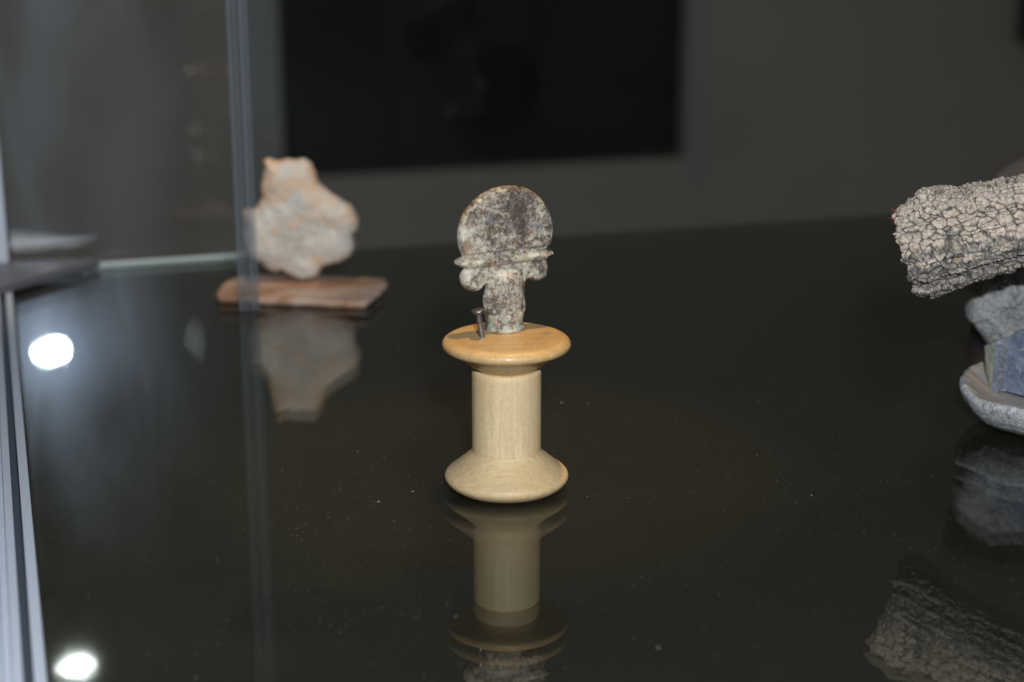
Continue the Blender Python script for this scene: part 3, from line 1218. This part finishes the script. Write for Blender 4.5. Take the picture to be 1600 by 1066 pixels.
# long ledges running with the wood
led = fbm(np.stack([cyc[:, 0] * 22, cyc[:, 1] * 300, cyc[:, 2] * 300], 1), 2, 81)
h += 0.0010 * sstep(-0.06, 0.06, led) - 0.0005
h += 0.00022 * fbm(cyc * 2600, 3, 91)
# outward direction
Cn = np.stack([np.repeat(mid[:, 0, 0], NV), np.full(NU * NV, WY) - 0.018 * UU.reshape(-1), np.repeat(mid[:, 0, 1], NV)], 1)
G3 = Vw.reshape(NU, NV, 3)
du = np.gradient(G3, axis=0)
dv = np.roll(G3, -1, 1) - np.roll(G3, 1, 1)
nn = np.cross(du, dv).reshape(-1, 3)
nn /= np.linalg.norm(nn, axis=1)[:, None] + 1e-12
sgn = np.sign(((Vw - Cn) * nn).sum(1))
nn *= np.where(sgn == 0, 1, sgn)[:, None]
Vw = Vw + nn * h[:, None]
# broken left end: rings pushed in and out along the axis
jag = 0.0016 * fbm(np.stack([0 * ang, 3.2 * np.cos(ang), 3.2 * np.sin(ang)], 1), 4, 95) + 0.0012 * (worley(np.stack([0 * ang, 6 * np.cos(ang), 6 * np.sin(ang)], 1), 97)[2] - 0.5)
fall = (1 - sstep(0.0, 0.16, UU)) * 1.0
Vw[:, 0] += (jag[None, :] * fall).reshape(-1) + (DEP * np.where(de > 0, -0.25 * de, -0.9 * de) * (1 - sstep(0.0, 0.6, UU))).reshape(-1)
Fw = []
idx = np.arange(NU * NV).reshape(NU, NV)
A_, B_ = idx[:-1], idx[1:]
Fq = np.stack([A_, np.roll(A_, -1, 1), np.roll(B_, -1, 1), B_], -1).reshape(-1, 4)
Fw = [tuple(r_) for r_ in Fq.tolist()]
Vl = [Vw]
base_i = NU * NV
for end, ring in ((0, idx[0]), (1, idx[-1])):
    prev = ring
    R0 = Vw[ring]
    cen = R0.mean(0)
    for kk in range(1, 13):
        s_ = 1 - kk / 12.0
        Q = cen + (R0 - cen) * s_
        if end == 0:
            Q[:, 0] += 0.0010 * fbm(Q * np.array([0, 500, 500]), 4, 99) + 0.0012 * (1 - s_)
        if kk < 12:
            Vl.append(Q)
            new = np.arange(base_i, base_i + NV)
            base_i += NV
            Fw += [tuple(r_) for r_ in np.stack([prev, new, np.roll(new, -1), np.roll(prev, -1)], 1).tolist()]
            prev = new
        else:
            Vl.append(Q.mean(0)[None])
            Fw += [(int(a), int(b), base_i) for a, b in zip(prev, np.roll(prev, -1))]
            base_i += 1
Vall = np.vstack(Vl)
npad = len(Vall) - NU * NV
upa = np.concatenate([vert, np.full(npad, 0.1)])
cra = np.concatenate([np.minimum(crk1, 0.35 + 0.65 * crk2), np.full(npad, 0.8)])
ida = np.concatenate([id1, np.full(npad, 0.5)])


def fossil_mat():
    t = NT('fossil_wood')
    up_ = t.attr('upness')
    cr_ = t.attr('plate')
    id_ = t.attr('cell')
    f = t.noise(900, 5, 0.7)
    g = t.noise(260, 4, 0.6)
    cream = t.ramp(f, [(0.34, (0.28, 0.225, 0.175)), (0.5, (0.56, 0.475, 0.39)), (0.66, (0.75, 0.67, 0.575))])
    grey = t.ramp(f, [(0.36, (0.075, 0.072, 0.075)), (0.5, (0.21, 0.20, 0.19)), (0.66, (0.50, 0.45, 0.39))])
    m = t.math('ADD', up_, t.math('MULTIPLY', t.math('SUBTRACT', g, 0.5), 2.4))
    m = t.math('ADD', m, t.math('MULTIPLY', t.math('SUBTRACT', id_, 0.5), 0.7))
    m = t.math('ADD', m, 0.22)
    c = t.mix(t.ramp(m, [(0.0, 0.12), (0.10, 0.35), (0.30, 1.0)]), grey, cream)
    br = t.ramp(t.noise(330, 3, 0.6, vec=t.map((1, 1, 1), rot=(1, 0.5, 2))), [(0.60, 0.0), (0.70, 1.0)])
    c = t.mix(t.math('MULTIPLY', br, 0.5), c, (0.40, 0.26, 0.14))
    # near-black colour in the cracks of the bark
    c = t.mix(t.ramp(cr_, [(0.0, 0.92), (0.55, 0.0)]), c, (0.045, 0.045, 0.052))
    t.bump(f, 0.6, 0.0004)
    return t.fin(c, 0.85)


WB = np.array([Vall[:, 0].mean(), WY, Vall[:, 2].min()])
fw = thing('fossil_wood', 'cream and grey petrified wood with cracked bark, on top of the pile', 'petrified wood', WB)
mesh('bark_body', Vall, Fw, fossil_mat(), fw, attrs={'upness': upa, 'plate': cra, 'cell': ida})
# tuft of red fibres at the broken end
fv, ff = [], []
for k in range(26):
    c0 = on_plane(1398 + rng.uniform(0, 10), 342 + rng.uniform(-16, 14), (0, WY - 0.006, 0))
    dr_ = np.array([rng.uniform(-1.4, -0.3), rng.uniform(-0.5, 0.5), rng.uniform(-0.6, 0.8)]) * rng.uniform(0.0006, 0.0016)
    wd_ = 0.00007
    side = np.array([0.3, 0.5, 0.8]) * wd_
    i0 = len(fv)
    m_ = c0 + dr_ * 0.6 + np.array([0, 0, 0.00015])
    e_ = c0 + dr_
    for p_, s_ in ((c0, 1), (m_, 0.9), (e_, 0.4)):
        for q_ in ((1, 0), (-0.5, 0.87), (-0.5, -0.87)):
            fv.append(p_ + side * q_[0] * s_ + np.array([0.7, -0.5, 0.1]) * wd_ * q_[1] * s_)
    for lv in (0, 3):
        for q_ in range(3):
            ff.append((i0 + lv + q_, i0 + lv + (q_ + 1) % 3, i0 + lv + 3 + (q_ + 1) % 3, i0 + lv + 3 + q_))
    ff.append((i0 + 6, i0 + 7, i0 + 8))
rf = mesh('fibre_tuft', fv, ff, simple('red_fibre', (0.42, 0.09, 0.06), 0.7), fw)
rf['kind'] = 'stuff'

# dim brown stone far behind, over the fossil wood
BK = ground(1640, 452)
bk = [(1528, 425), (1530, 340), (1545, 285), (1570, 262), (1596, 246), (1640, 238), (1690, 250), (1720, 300), (1730, 380), (1720, 448), (1640, 456), (1560, 452)]
buv = catmull([(lambda p: (p[0] - BK[0], p[2]))(on_plane(x, y, BK)) for x, y in bk], 5)
buv[:, 1] -= buv[:, 1].min()


def hk(u, v, d):
    p = np.stack([u, v, 0 * u], 1)
    return 0.008 * np.sqrt(1 - (1 - np.clip(d / 0.008, 0, 1)) ** 2) + np.clip(d / 0.002, 0, 1) * 0.002 * fbm(p * 90, 4, 7)


V, F, D = relief(buv, 0.0012, hk, hk)
V = V + np.array([BK[0], BK[1], 0])
bk_m = stone_mat('brown_stone', [(0.10, 0.075, 0.065), (0.17, 0.135, 0.12), (0.22, 0.21, 0.22)], 60, 0.4, 0.0005)
tag(mesh('brown_stone', V, F, bk_m), 'blurred brown-grey stone at the back, showing above the petrified wood', 'stone')

# ------------------------------------------------------------------ dust on the glass
dv_, df_ = [], []


def flake(x, y, s, ln, an_, z=0.0):
    i0 = len(dv_)
    c_, s_ = math.cos(an_), math.sin(an_)
    k = 5
    for j in range(k):
        a = 2 * math.pi * j / k
        rr = s * rng.uniform(0.6, 1.2)
        ex, ey = rr * ln * math.cos(a), rr * math.sin(a)
        dv_.append((x + ex * c_ - ey * s_, y + ex * s_ + ey * c_, z + 0.00001 + rng.uniform(0, 0.00002)))
    dv_.append((x, y, z + 0.00003 + s * 0.5))
    for j in range(k):
        df_.append((i0 + j, i0 + (j + 1) % k, i0 + k))


N = 7000
xs = rng.uniform(-0.20, 0.21, N)
ys = rng.uniform(-0.13, 0.13, N)
dens = fbm(np.stack([xs * 22, ys * 30, 0 * xs], 1), 3, 5)
for x, y, d_ in zip(xs, ys, dens):
    if rng.uniform(-0.45, 0.45) > d_ + 0.02:
        continue
    if math.hypot(x, y) < 0.0135 or np.dot(np.array([x, y, 0]) - C0, tb_) < LEFT + 0.002:
        continue
    big = rng.uniform() < 0.018
    s = rng.uniform(0.000035, 0.000075) if not big else rng.uniform(0.00008, 0.00017)
    flake(x, y, s, rng.uniform(1, 1.6) if not big else rng.uniform(1, 3), rng.uniform(0, 3.14))
dust_m = simple('dust', (0.48, 0.50, 0.46), 0.9)
du = mesh('dust', dv_, df_, dust_m, None, smooth=False, origin=(0, 0, 0))
du['kind'] = 'stuff'
tag(du, 'fine pale dust specks scattered over the glass shelf', 'dust')
